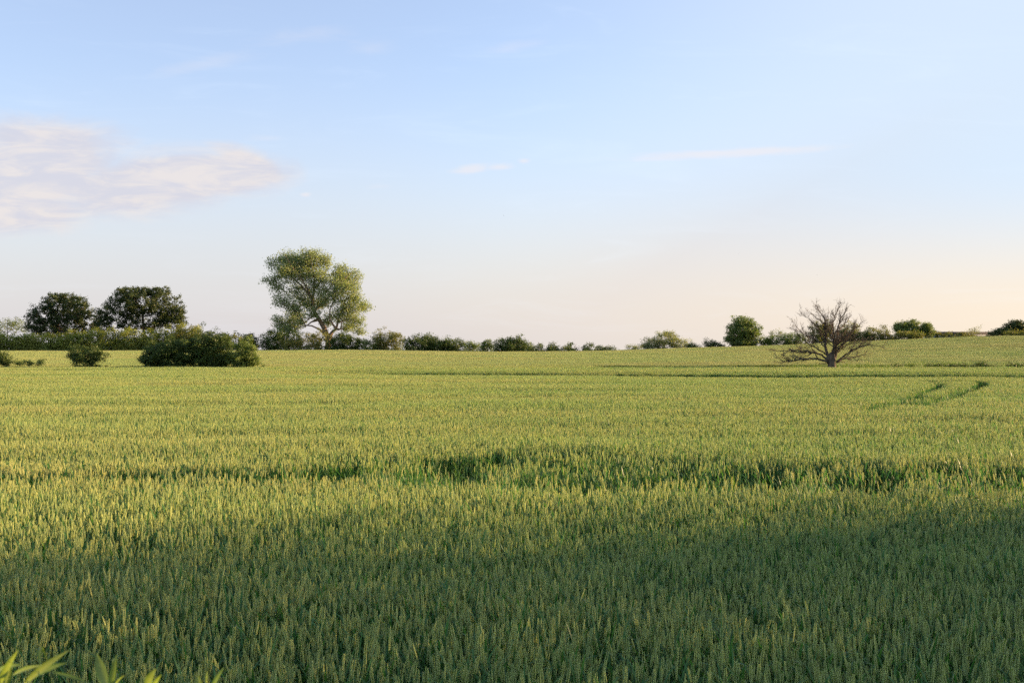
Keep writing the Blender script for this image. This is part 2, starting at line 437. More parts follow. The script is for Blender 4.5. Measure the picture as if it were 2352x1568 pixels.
def build_margin():
    def tuft(hm, n=46, rad_=.45):
        acc = Acc()
        for i in range(n):
            rr = rad_ * math.sqrt(R.random()); aa = R.random() * 6.283
            b = np.array([rr * math.cos(aa), rr * math.sin(aa), 0.]); t = R.random()
            blade(acc, b, R.random() * 6.283, hm * (.5 + .6 * R.random()), rad(62 + R.random() * 25), R.random() * .45, .011, 0, t)
        return acc.get()
    V = [tuft(.75) for _ in range(4)] + [tuft(1.1, 60, .5) for _ in range(2)]
    x, y = jitter_grid(111.2, 119.8, .42, lambda y: .49 * y + 6)
    n = len(x)
    tall = (x > 30) & (vnoise(x, y, (.16, .3), 8.8) > -.05)
    pick = np.where(tall & (R.random(n) < .6), 4 + R.integers(0, 2, n), R.integers(0, 4, n))
    h = 1 + .35 * vnoise(x, y, (.12, .2), 4.4)
    h = np.where((x > 36) & (x < 50), h * 1.12, h * .92); h = np.where(x < 8, h * .85, h); keepm = (x > 7.5)
    x, y, pick, h = x[keepm], y[keepm], pick[keepm], h[keepm]; n = len(x)
    # rough verge in front of the left hedge and along the crest
    x2, y2 = jitter_grid(203.2, 206.4, .7, lambda y: 108)
    k = (x2 < -35); x2, y2 = x2[k], y2[k]
    # verge at the photographer's feet
    x3, y3 = jitter_grid(-3, 4.4, .35, lambda y: 9)
    xx = np.concatenate([x, x2, x3]); yy = np.concatenate([y, y2, y3]); N_ = len(xx)
    pick = np.concatenate([pick, R.integers(0, 6, len(x2)), R.integers(0, 4, len(x3))])
    hh = np.concatenate([h, np.full(len(x2), .8), np.full(len(x3), .6)]) * (1 + R.normal(size=N_) * .12)
    o = scatter_object('margin_grass', [M['margin']], V, np.stack([xx, yy, ground_z(xx, yy)], 1),
                       np.stack([np.zeros(N_), np.zeros(N_), R.random(N_) * 6.283], 1), np.stack([np.ones(N_), np.ones(N_), hh], 1), pick)
    o['kind'] = 'stuff'
build_margin()

# ---------------------------------------------------------------- skeletons: branches that reach every leaf cluster
def skeleton(polys, targets, bf=.35, seg=.8, tip=.02, sag=0.0, expo=2.3):
    """polys: list of [(x,y,z,r), ...]; first is the trunk. Returns edges P0,P1,r0,r1."""
    P, par, path, rmin = [], [], [], []
    def add(p, pa, r=0):
        P.append(np.asarray(p, float)); par.append(pa); rmin.append(r)
        path.append(0 if pa < 0 else path[pa] + np.linalg.norm(P[-1] - P[pa])); return len(P) - 1
    for pi, poly in enumerate(polys):
        poly = np.asarray(poly, float)
        if pi == 0: last = add(poly[0, :3], -1, poly[0, 3])
        else:
            d = np.linalg.norm(np.array(P) - poly[0, :3], axis=1); last = int(d.argmin())
        for a, b in zip(poly[:-1], poly[1:]):
            k = max(1, int(np.linalg.norm(b[:3] - a[:3]) / seg))
            for q in range(1, k + 1):
                f = q / k; p = a + (b - a) * f
                last = add(p[:3] + R.normal(size=3) * seg * .05, last, p[3])
    nfix = len(P)
    targets = np.asarray(targets)
    if len(targets):
        d0 = np.min(np.linalg.norm(targets[:, None] - np.array(P)[None], axis=2), axis=1)
        for ti in np.argsort(d0):
            t = targets[ti]; A = np.array(P); d = np.linalg.norm(A - t, axis=1)
            low = np.maximum(0, A[:, 2] - t[2]) * .6
            c = d + bf * np.array(path) + low; c[0] += 3
            j = int(c.argmin()); last = j; D = d[j]; k = max(1, int(D / seg)); s = P[j].copy()
            for q in range(1, k + 1):
                f = q / k; p = s + (t - s) * f; p[2] += -sag * D * math.sin(math.pi * f) * .5 + .10 * D * math.sin(math.pi * f) * .5
                if q < k: p = p + R.normal(size=3) * seg * .14
                last = add(p, last)
    n = len(P); acc = np.zeros(n); kids = np.zeros(n, int)
    for i in range(n):
        if par[i] >= 0: kids[par[i]] += 1
    for i in range(n - 1, 0, -1):
        if kids[i] == 0: acc[i] = max(acc[i], tip ** expo)
        acc[par[i]] += acc[i]
    rr = np.maximum(acc ** (1 / expo), np.array(rmin))
    A = np.array(P); idx = np.arange(1, n); pa = np.array(par[1:])
    r0 = np.minimum(rr[pa], rr[idx] * 1.35 + .01)
    r0 = np.where(idx < nfix, rr[pa], r0)
    return A[pa], A[idx], r0, rr[idx]

def sample_lobes(lobes, n, shell=.55):
    """lobes: (cx,cy,cz,rx,ry,rz[,weight]); cluster centres spread by volume, thicker to the outside"""
    L = np.array([l[:6] for l in lobes], float)
    w = np.array([(l[6] if len(l) > 6 else 1.0) * (l[3] * l[4] * l[5]) ** (2 / 3) for l in lobes]); w /= w.sum()
    k = R.choice(len(L), n, p=w)
    u = unit(n); r = shell + (1 - shell) * R.random(n) ** .6
    r *= 1 + .10 * R.normal(size=n)
    return L[k, :3] + u * L[k, 3:6] * r[:, None], u

def foliage(cent, out, per, spread, size, mat, name, parent, zmin=None, drop=0.0, flat=.0, wl=.55):
    per = int(per * DENS); size *= 1.2
    n = len(cent)
    c = np.repeat(cent, per, 0) + R.normal(size=(n * per, 3)) * spread * np.array([1, 1, .75])
    o = np.repeat(out, per, 0)
    nrm = unit(n * per) + o * .55 + np.array([0, 0, .35 + flat]); nrm /= np.linalg.norm(nrm, axis=1)[:, None]
    if zmin is not None:
        k = c[:, 2] > zmin + R.random(len(c)) * .15; c, nrm = c[k], nrm[k]; rep = np.repeat(np.arange(n), per)[k]
    else: rep = np.repeat(np.arange(n), per)
    sz = size * R.uniform(.6, 1.35, len(c))
    V, T = leaf_quads(c, nrm, sz, sz * wl)
    ct = R.normal(.5, .22, n)
    t = np.clip(ct[rep] + R.normal(size=len(c)) * .16, 0, 1)
    ob = link(name, V, [T], mat, parent, tint=np.repeat(t, 4))
    return ob

# ---------------------------------------------------------------- bushes and hedges
def bush(name, label, cat, D, lobes_px, mat, n=170, per=16, size=.2, spread=.28, depth=.8, group=None, stems=7, tufts=.22, shell=.5, base=None, yoff=None, stemmat='stem', wl=.55):
    """lobes_px: (cx, cy, rx, ry) in picture units at distance D -> rounded masses of real depth"""
    k = D / F
    xs = [l[0] for l in lobes_px]; bx = X(np.mean(xs) if base is None else base, D)
    bz = gz(bx, D)
    root = thing(name, label, cat, (bx, D, bz), group)
    lob = []
    for l in lobes_px:
        cx, cy, rx, ry = l[:4]
        dy = l[4] if len(l) > 4 else R.normal() * .25 * rx * k
        x = X(cx, D); z = Zat(cy, D) - bz
        lob.append((x - bx, dy, z, rx * k, max(rx * k * depth, ry * k * .7), ry * k))
    x0 = min(l[0] - l[3] for l in lob); x1 = max(l[0] + l[3] for l in lob); zt = max(l[2] + l[5] for l in lob)
    lob.append((.5 * (x0 + x1), 0, zt * .14, .47 * (x1 - x0), .38 * (x1 - x0) * depth if len(lobes_px) < 3 else .25 * (x1 - x0), zt * .24))
    cen, out = sample_lobes(lob, int(n * 1.15), shell)
    nt = int(n * tufts)                       # shoots that stand out of the outline
    if nt:
        cen[:nt] += out[:nt] * np.abs(R.normal(size=(nt, 1))) * .32 * min(1.2, lob[0][5]) + np.array([0, 0, 1]) * np.abs(R.normal(size=(nt, 1))) * .12
    ok = cen[:, 2] > .1; cen, out = cen[ok], out[ok]
    foliage(cen, out, per, spread, size, M[mat], 'foliage', root, zmin=.0, wl=wl)
    if stems:
        polys = [[(0, 0, -.2, .07), (R.normal() * .15, R.normal() * .15, .45, .055)]]
        tg = cen[R.choice(len(cen), min(len(cen), stems * 6), replace=False)]
        P0, P1, r0, r1 = skeleton(polys, tg, bf=.15, seg=.6, tip=.012)
        V, Q = tubes(P0, P1, r0, r1, 4); link('stems', V, [Q], M[stemmat], root)
    return root

def tree(name, label, D, base_px, lobes_px, mat, n=260, per=18, size=.24, spread=.33, depth=.9, polys=None, group=None, tip=.018, trunk=.28, bark='bark', shell=.4, wl=.55, cat='tree', nbranch=None, bf=.3):
    k = D / F; bx = X(base_px, D); bz = gz(bx, D)
    root = thing(name, label, cat, (bx, D, bz), group)
    lob = []
    for l in lobes_px:
        cx, cy, rx, ry = l[:4]
        dy = l[4] if len(l) > 4 else R.normal() * .35 * rx * k
        w = l[5] if len(l) > 5 else 1.0
        lob.append((X(cx, D) - bx, dy, Zat(cy, D) - bz, rx * k, rx * k * depth, ry * k, w))
    cen, out = sample_lobes(lob, n, shell)
    ok = cen[:, 2] > .4; cen, out = cen[ok], out[ok]
    if polys is None:
        top = np.mean([l[2] for l in lob]); cx = np.mean([l[0] for l in lob])
        polys = [[(0, 0, -.3, trunk), (cx * .25, 0, top * .4, trunk * .8), (cx * .6, 0, top * .95, trunk * .4), (cx, 0, top * 1.25, trunk * .12)]]
    nb = nbranch or len(cen)
    tg = cen[R.choice(len(cen), min(nb, len(cen)), replace=False)]
    P0, P1, r0, r1 = skeleton(polys, tg, bf=bf, tip=tip)
    V, Q = tubes(P0, P1, r0, r1, 6)
    link('trunk', V, [Q], M[bark], root, smooth=True)
    foliage(cen, out, per, spread, size, M[mat], 'crown', root, zmin=.3, wl=wl)
    return root

# far left
tree('wispy_tree', 'wispy small green tree half cut by the left edge, behind the long hedge', 232, 18,
     [(18, 752, 34, 24), (42, 748, 24, 18), (-12, 756, 30, 28)], 'mid', n=120, per=10, size=.2, spread=.36, trunk=.15)
tree('oak_tree', 'dark broad oak with many sky gaps, on the left of the oak pair', 226, 138,
     [(138, 705, 50, 32), (95, 722, 38, 28), (180, 712, 38, 30), (70, 745, 28, 22), (105, 752, 42, 22), (150, 748, 45, 26), (192, 742, 30, 26), (128, 690, 30, 16)],
     'oak', n=820, per=15, size=.26, spread=.27, trunk=.4, depth=.8, shell=.5, group='pair of dark oaks')
tree('oak_tree', 'dense round-topped oak with olive sunlit right side, on the right of the oak pair', 224, 335,
     [(335, 690, 56, 32), (290, 702, 40, 36), (380, 705, 42, 38), (270, 735, 30, 24), (330, 735, 60, 30), (395, 735, 30, 24), (305, 672, 34, 14), (360, 672, 32, 14), (232, 722, 18, 30), (240, 745, 18, 24), (400, 722, 24, 22)],
     'oak', n=1000, per=15, size=.26, spread=.27, trunk=.45, depth=.85, shell=.45, group='pair of dark oaks')

# long hedge on the left, one run
def hedge_run(name, label, D0, D1, px0, px1, tops, base_py, mat, n, per, size, spread, thick=1.5, spikes=.3):
    m = .5 * (D0 + D1); bx = X(.5 * (px0 + px1), m); bz = gz(bx, m)
    root = thing(name, label, 'hedge', (bx, m, bz))
    lob = []
    pxs = np.arange(px0, px1, 9.0)
    for p in pxs:
        f = (p - px0) / (px1 - px0); D = D0 + (D1 - D0) * f; k = D / F
        top = np.interp(p, tops[0], tops[1]) + R.normal() * 5
        x = X(p + R.normal() * 3, D); g = gz(x, D); zt = Zat(top, D) - g; 
        lob.append((x - bx, D - m + R.normal() * .5, g - bz + zt * .62, R.uniform(8, 14) * k, thick * R.uniform(.6, 1.2), zt * .42))
        lob.append((x - bx, D - m + R.normal() * .5, g - bz + zt * .28, R.uniform(9, 14) * k, thick * R.uniform(.8, 1.3), zt * .36))
        lob.append((x - bx, D - m - thick * .3, g - bz + zt * .08, 12 * k, thick, zt * .2))
    cen, out = sample_lobes(lob, n, .55)
    foliage(cen, out, per, spread, size, M[mat], 'foliage', root)
    P0, P1 = [], []
    for l in lob[::3]:
        for q in range(2):
            b = np.array([l[0] + R.normal() * .4, l[1] + R.normal() * .5, l[2] - l[5] * 1.5]); P0.append(b); P1.append(np.array([l[0] + R.normal() * .5, l[1] + R.normal() * .4, l[2] + l[5] * R.uniform(.6, 1.3)]))
    V, Q = tubes(P0, P1, np.full(len(P0), .04), np.full(len(P0), .012), 4); link('stems', V, [Q], M['stem'], root)
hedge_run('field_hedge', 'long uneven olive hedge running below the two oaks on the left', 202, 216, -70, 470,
          ([-70, 0, 60, 150, 220, 250, 300, 350, 400, 430, 470], [770, 768, 768, 766, 760, 752, 764, 756, 758, 748, 766]), 806, 'hedge_sunlit', 3600, 14, .24, .34, thick=2.0)

B = bush
B('hedge_bush', 'tall rounded olive bush closing the right end of the long hedge', 'bush', 213, [(432, 768, 36, 20), (455, 785, 30, 22), (410, 785, 25, 20)], 'hedge', n=170, group='bushes below the big tree')
B('hedge_bush', 'ragged olive bush behind the right tip of the dark field thicket', 'bush', 206, [(540, 782, 30, 18), (512, 786, 24, 18), (560, 790, 22, 14)], 'hedge', n=170, group='bushes below the big tree')
B('hedge_bush', 'small dark knob-topped bush left of the dark mass under the big tree', 'bush', 209, [(574, 776, 12, 9), (580, 790, 18, 14)], 'dark', n=70, group='bushes below the big tree')
B('dark_bush', 'wide dark green bush mass under the left limbs of the big tree', 'bush', 207, [(625, 780, 34, 22), (665, 776, 42, 20), (640, 790, 48, 18)], 'dark', n=300, group='bushes below the big tree')
B('hedge_bush', 'olive sunlit bush directly left of the big tree trunk', 'bush', 204, [(700, 786, 34, 20), (735, 782, 28, 22), (670, 794, 26, 12)], 'hedge', n=220, group='bushes below the big tree')
B('dark_bush', 'dark bush with feathery top directly right of the big tree trunk', 'bush', 203.5, [(785, 784, 26, 22), (808, 788, 22, 18), (768, 792, 18, 14)], 'dark', n=220, group='bushes below the big tree')
B('low_bush', 'low bright green bush between the big tree and the round bush', 'bush', 204.5, [(832, 791, 20, 13), (852, 793, 18, 12)], 'mid', n=110, size=.17)
B('round_bush', 'round bush, dark left half and pale right half, right of the big tree', 'bush', 205, [(888, 780, 28, 22), (910, 782, 16, 20), (872, 785, 18, 18)], 'hedge', n=220, size=.18, group='bushes on the skyline')
B('dark_bush', 'long dark thicket with lit crown, first right of the round bush', 'bush', 203, [(962, 788, 32, 16), (985, 785, 24, 14), (1005, 792, 26, 13), (942, 793, 14, 12)], 'dark', n=280, group='bushes on the skyline')
B('dark_bush', 'olive-topped dark bush joined to the right end of the long dark thicket', 'bush', 203.5, [(1042, 791, 24, 14), (1025, 794, 18, 11)], 'dark', n=150, group='bushes on the skyline')
hedge_run('scrub_line', 'low pale green scrub line filling the gaps between the skyline bushes', 213, 215, 846, 1228, ([846, 900, 1000, 1075, 1150, 1228], [793, 795, 796, 796, 797, 799]), 806, 'mid', 700, 12, .17, .26, thick=1.2)
B('low_bush', 'pale low bush in the gap beside the small sapling', 'bush', 212, [(1078, 793, 12, 8), (1092, 795, 10, 8)], 'mid', n=60, size=.16)
tree('sapling', 'small upright sapling standing in the gap in the skyline bushes', 204.5, 1119, [(1119, 789, 12, 10), (1112, 797, 12, 7), (1128, 795, 9, 8)], 'mid', n=80, per=10, size=.17, spread=.2, trunk=.06)
B('dome_bush', 'dome-shaped dark bush with brighter top, in the middle of the skyline', 'bush', 203, [(1170, 790, 30, 14), (1190, 793, 24, 14), (1152, 795, 20, 14), (1176, 798, 34, 10)], 'dark', n=260, group='bushes on the skyline')
B('low_bush', 'small pale bush just right of the dome-shaped bush', 'bush', 206, [(1213, 798, 9, 10), (1222, 801, 6, 6)], 'mid', n=40, size=.16)
hedge_run('field_hedge', 'low dark clipped-looking hedge sloping down right of the dome-shaped bush', 203, 203, 1231, 1402, ([1231, 1260, 1300, 1350, 1402], [791, 793, 793, 796, 800]), 810, 'dark', 420, 16, .2, .26, thick=1.0)
B('low_bush', 'tiny dark bush at the low right tip of the clipped-looking hedge', 'bush', 203, [(1398, 801, 18, 4)], 'dark', n=40, size=.15)
B('low_bush', 'thin grey tuft-like bush left of the silvery round tree', 'bush', 206, [(1452, 799, 12, 6), (1464, 800, 8, 5)], 'grey', n=40, size=.15)
tree('round_tree', 'silvery green dome-shaped tree alone on the skyline right of centre', 210, 1524, [(1524, 780, 34, 20), (1500, 790, 28, 14), (1552, 788, 28, 16), (1535, 770, 18, 10), (1490, 796, 24, 8), (1560, 795, 22, 9)], 'grey', n=260, per=15, size=.18, spread=.3, trunk=.14)
B('low_bush', 'small dark low bush at the right foot of the silvery round tree', 'bush', 207, [(1588, 795, 12, 6), (1598, 797, 11, 4)], 'dark', n=60, size=.16)
B('low_bush', 'small dark green bush just left of the tall leafy tree', 'bush', 205, [(1630, 791, 14, 8), (1650, 794, 14, 6)], 'dark', n=90, size=.17)
tree('leafy_tree', 'tall dense leafy green tree with a tufted top, left of the dead tree', 206, 1706, [(1706, 760, 36, 22), (1692, 775, 28, 20), (1722, 775, 28, 20), (1700, 740, 22, 14), (1722, 742, 16, 12), (1742, 755, 8, 8), (1708, 787, 38, 12)], 'mid', n=420, per=18, size=.22, spread=.3, trunk=.22, shell=.5)
B('hedge_bush', 'bushy hedge clump between the tall leafy tree and the spindly shrub', 'bush', 207, [(1758, 784, 16, 9), (1775, 781, 16, 11)], 'mid', n=110, size=.18, group='hedge behind the dead tree')
B('spindly_shrub', 'spindly pale shrub with see-through top, left of the dead tree', 'bush', 209, [(1782, 768, 14, 12), (1796, 774, 12, 12)], 'grey', n=60, per=9, size=.16, spread=.3)
B('hedge_bush', 'green hedge clump behind the left branches of the dead tree', 'bush', 207, [(1815, 777, 18, 12), (1840, 780, 16, 11), (1802, 785, 16, 8)], 'mid', n=150, size=.18, group='hedge behind the dead tree')
B('round_bush', 'round olive bush directly behind the trunk of the dead tree', 'bush', 212, [(1880, 760, 22, 19), (1900, 756, 18, 17), (1886, 775, 26, 14)], 'hedge', n=210, size=.2, group='hedge behind the dead tree')
B('round_bush', 'round olive bush behind the right branches of the dead tree', 'bush', 213, [(1952, 760, 22, 20), (1962, 772, 20, 14), (1940, 772, 20, 14)], 'hedge', n=200, size=.2, group='hedge behind the dead tree')
B('hedge_bush', 'left one of two twin olive bushes right of the dead tree', 'bush', 210, [(2000, 766, 15, 14), (1998, 775, 18, 10)], 'hedge', n=110, size=.19, group='hedge on the right skyline')
B('hedge_bush', 'right one of two twin olive bushes right of the dead tree', 'bush', 210, [(2030, 766, 15, 14), (2034, 775, 16, 10), (2056, 776, 12, 8)], 'hedge', n=110, size=.19, group='hedge on the right skyline')
tree('bushy_tree', 'twin-headed bushy green tree, tallest on the right skyline hedge', 214, 2085, [(2074, 750, 18, 13), (2098, 745, 18, 10), (2088, 760, 26, 14), (2066, 758, 12, 10), (2110, 764, 14, 10)], 'mid', n=240, size=.2, spread=.28, trunk=.14)
tree('bushy_tree', 'smaller ragged green tree touching the right side of the twin-headed tree', 213, 2128, [(2126, 750, 12, 9), (2120, 760, 14, 12), (2134, 766, 14, 10)], 'mid', n=130, size=.19, spread=.26, trunk=.1)
B('hedge_bush', 'rusty olive bush in front of the twin-headed tree', 'bush', 208, [(2085, 770, 20, 9), (2062, 772, 12, 7), (2108, 770, 14, 9)], 'hedge', n=140, size=.19, group='hedge on the right skyline')
hedge_run('field_hedge', 'low ragged green hedge in front of the long dark-roofed barn', 210, 214, 2140, 2262, ([2140, 2165, 2190, 2215, 2262], [764, 763, 764, 767, 769]), 773, 'hedge', 260, 14, .2, .24, thick=.9)
B('spindly_shrub', 'bare-looking twiggy shrub rising above the barn roof', 'bush', 216, [(2238, 757, 14, 9), (2236, 765, 16, 7)], 'grey', n=34, per=6, size=.14, spread=.26, stems=14, stemmat='dead')
tree('round_tree', 'dark round tree at the right edge of the skyline', 222, 2330, [(2328, 749, 24, 16), (2345, 752, 24, 16), (2320, 758, 20, 10), (2362, 755, 22, 16)], 'oak', n=260, size=.24, spread=.26, trunk=.2)
B('dark_bush', 'low dark bush sloping up to the dark round tree at right', 'bush', 220, [(2302, 763, 18, 7), (2284, 767, 18, 5), (2320, 766, 20, 6)], 'oak', n=130, size=.2, group='hedge on the right skyline')
B('hedge_bush', 'rusty olive bush below the dark round tree at right', 'bush', 212, [(2330, 767, 24, 7), (2360, 767, 20, 7)], 'hedge', n=100, size=.18, group='hedge on the right skyline')

# ---------------------------------------------------------------- bushes on the field boundary
B('spreading_bush', 'small spreading bush with loose leaning branches, alone on the field boundary', 'bush', 113, [(200, 818, 34, 14), (212, 808, 24, 14), (178, 806, 20, 12), (232, 818, 16, 12), (198, 830, 26, 8), (165, 820, 9, 8)], 'dark', n=240, per=15, size=.13, spread=.17, tufts=.3, base=205)
B('spreading_bush', 'bush cut by the left edge of the picture, on the field boundary', 'bush', 113, [(4, 824, 20, 14), (-14, 820, 24, 18), (14, 832, 10, 7)], 'dark', n=140, per=14, size=.13, spread=.16)
for px, lab in ((42, 'low weedy tuft next to the bush at the left edge'), (66, 'second low weedy tuft from the bush at the left edge'), (90, 'low weedy tuft farthest from the bush at the left edge')):
    B('weed_tuft', lab, 'weed', 113, [(px, 834, 11, 5), (px + 4, 831, 6, 5)], 'mid', n=26, per=12, size=.10, spread=.13, stems=3, group='weeds by the left edge')
B('thicket', 'low left part of the broad dark thicket on the field boundary', 'bush', 113, [(345, 812, 24, 18), (372, 806, 32, 18), (405, 802, 34, 22), (385, 826, 56, 14), (345, 828, 24, 12), (430, 815, 30, 22)], 'dark', n=620, per=18, size=.13, spread=.17, group='broad dark thicket', depth=1.0)
B('thicket', 'tallest hump in the middle of the broad dark thicket on the field boundary', 'bush', 113.5, [(485, 786, 34, 24), (465, 800, 38, 28), (505, 802, 30, 28), (490, 824, 44, 18), (450, 795, 22, 16), (512, 788, 16, 14)], 'dark', n=680, per=18, size=.13, spread=.17, group='broad dark thicket', depth=1.0)
B('thicket', 'small brighter bush at the right end of the broad dark thicket', 'bush', 112.5, [(562, 812, 26, 22), (575, 826, 20, 14), (548, 828, 26, 12), (556, 796, 14, 10)], 'mid', n=330, per=17, size=.13, spread=.17, group='broad dark thicket')
B('weed_tuft', 'tiny weedy tuft just right of the broad dark thicket', 'weed', 113, [(603, 840, 5, 4)], 'mid', n=14, per=10, size=.08, spread=.1, stems=2)
for px, s, lab in ((2075, 1.0, 'leftmost low green weed clump in the grass strip right of the dead tree'), (2160, 1.2, 'dark low weed clump in the middle of the grass strip right of the dead tree'), (2225, 1.6, 'largest dark weed clump in the grass strip right of the dead tree'), (2335, 1.1, 'weed clump of the grass strip at the right edge')):
    B('weed_tuft', lab, 'weed', 114, [(px - 14 * s, 841, 18 * s, 3.5 * s), (px + 14 * s, 841, 18 * s, 4 * s)], 'dark', n=int(70 * s), per=12, size=.11, spread=.14, stems=3, group='weeds in the grass strip')

# ---------------------------------------------------------------- the big tree
def big_tree():
    D = 213.0; s = .01637 * 213 / 205
    def P(zx, zy, r, y=0.0): return ((zx - 1040) * s, y, (1285 - zy) * s + zoff, r)
    zoff = Zat(545.5 + .2014 * 1285, D) - gz(X(755, D), D)
    polys = [
        [P(1035, 1300, .62), P(1035, 1150, .55), P(990, 1040, .47), P(930, 930, .42), P(870, 830, .36), P(850, 700, .28, .2), P(800, 640, .2, .3), P(720, 540, .15, .5), P(600, 430, .11, .8), P(480, 320, .06, 1.0)],
        [P(850, 700, .24, .2), P(880, 570, .19, -.3), P(880, 420, .14, -.6), P(840, 270, .09, -.6), P(820, 150, .05, -.5)],
        [P(850, 720, .2, .2), P(820, 610, .16, -.8), P(740, 470, .12, -1.5), P(640, 330, .08, -2.0), P(560, 200, .04, -2.2)],
        [P(880, 840, .2), P(940, 780, .17, -.6), P(1060, 680, .13, -1.2), P(1180, 560, .09, -1.5), P(1280, 420, .05, -1.8)],
        [P(880, 600, .14, -.3), P(960, 480, .11, .8), P(1000, 350, .07, 1.4), P(980, 230, .04, 1.6)],
        [P(1045, 1140, .34), P(1085, 1075, .28, -.3), P(1130, 1040, .25, -.6), P(1155, 960, .21, -.9), P(1180, 860, .15, -1.0), P(1250, 700, .10, -1.2), P(1300, 560, .05, -1.3)],
        [P(1110, 1055, .2, -.5), P(1100, 985, .17, -1.2), P(1068, 940, .14, -1.7), P(1075, 830, .10, -2.0), P(1120, 700, .05, -2.2)],
        [P(1150, 990, .15, -.9), P(1190, 965, .12, -.4), P(1270, 900, .09, .3), P(1380, 820, .05, .6)],
        [P(1140, 1040, .14, -.6), P(1185, 1050, .12, -1.4), P(1205, 960, .09, -1.7), P(1290, 940, .06, -2.0), P(1400, 1000, .04, -2.2)],
        [P(1000, 1070, .19), P(940, 1045, .17, -.6), P(860, 1010, .15, -1.1), P(790, 1005, .12, -1.4), P(700, 1040, .08, -1.7), P(600, 1010, .05, -1.8)],
        [P(920, 940, .17), P(850, 965, .14, -.7), P(810, 1000, .11, -1.2), P(740, 1050, .06, -1.6)],
        [P(890, 880, .18), P(850, 900, .15, .6), P(800, 930, .11, 1.0), P(740, 990, .08, 1.3), P(560, 960, .04, 1.5)],
    ]
    lobes_z = [
        (560, 235, 150, 95), (810, 225, 190, 115), (400, 290, 55, 80), (560, 410, 150, 130), (790, 400, 180, 170), (980, 270, 80, 110),
        (1150, 370, 100, 85), (1280, 450, 130, 110), (1280, 620, 170, 130), (1300, 780, 180, 90), (1440, 780, 80, 55), (1220, 880, 170, 90), (1370, 960, 105, 80), (1400, 1070, 70, 45),
        (365, 495, 45, 32), (440, 500, 50, 40), (480, 560, 80, 90), (540, 720, 120, 100), (660, 800, 110, 70), (470, 940, 80, 60), (600, 970, 130, 75), (480, 1010, 80, 45), (720, 960, 60, 70),
        (690, 620, 150, 110), (930, 600, 130, 120), (1060, 700, 120, 110), (980, 460, 110, 100), (1150, 560, 120, 110), (930, 760, 90, 60), (1250, 1020, 120, 50), (1060, 900, 100, 80), (620, 880, 130, 70), (880, 860, 110, 60), (1000, 960, 60, 70), (560, 1060, 150, 50), (1150, 460, 120, 90), (620, 320, 220, 150), (770, 735, 110, 90),
    ]
    thin = {17: .85, 30: .4}
    lobes = [(545.5 + .2014 * a, 545.5 + .2014 * b, .2014 * c, .2014 * d, R.uniform(-1, 1) * 2.6, thin.get(i, 1.0)) for i, (a, b, c, d) in enumerate(lobes_z)]
    tree('big_tree', 'tall spreading tree with a leaning forked trunk and airy pale green crown', D, 545.5 + .2014 * 1040, lobes, 'willow_far',
         n=3000, per=8, size=.25, spread=.45, depth=.9, polys=polys, bark='bark_pale', tip=.016, shell=.2, wl=.5, bf=.25)
big_tree()

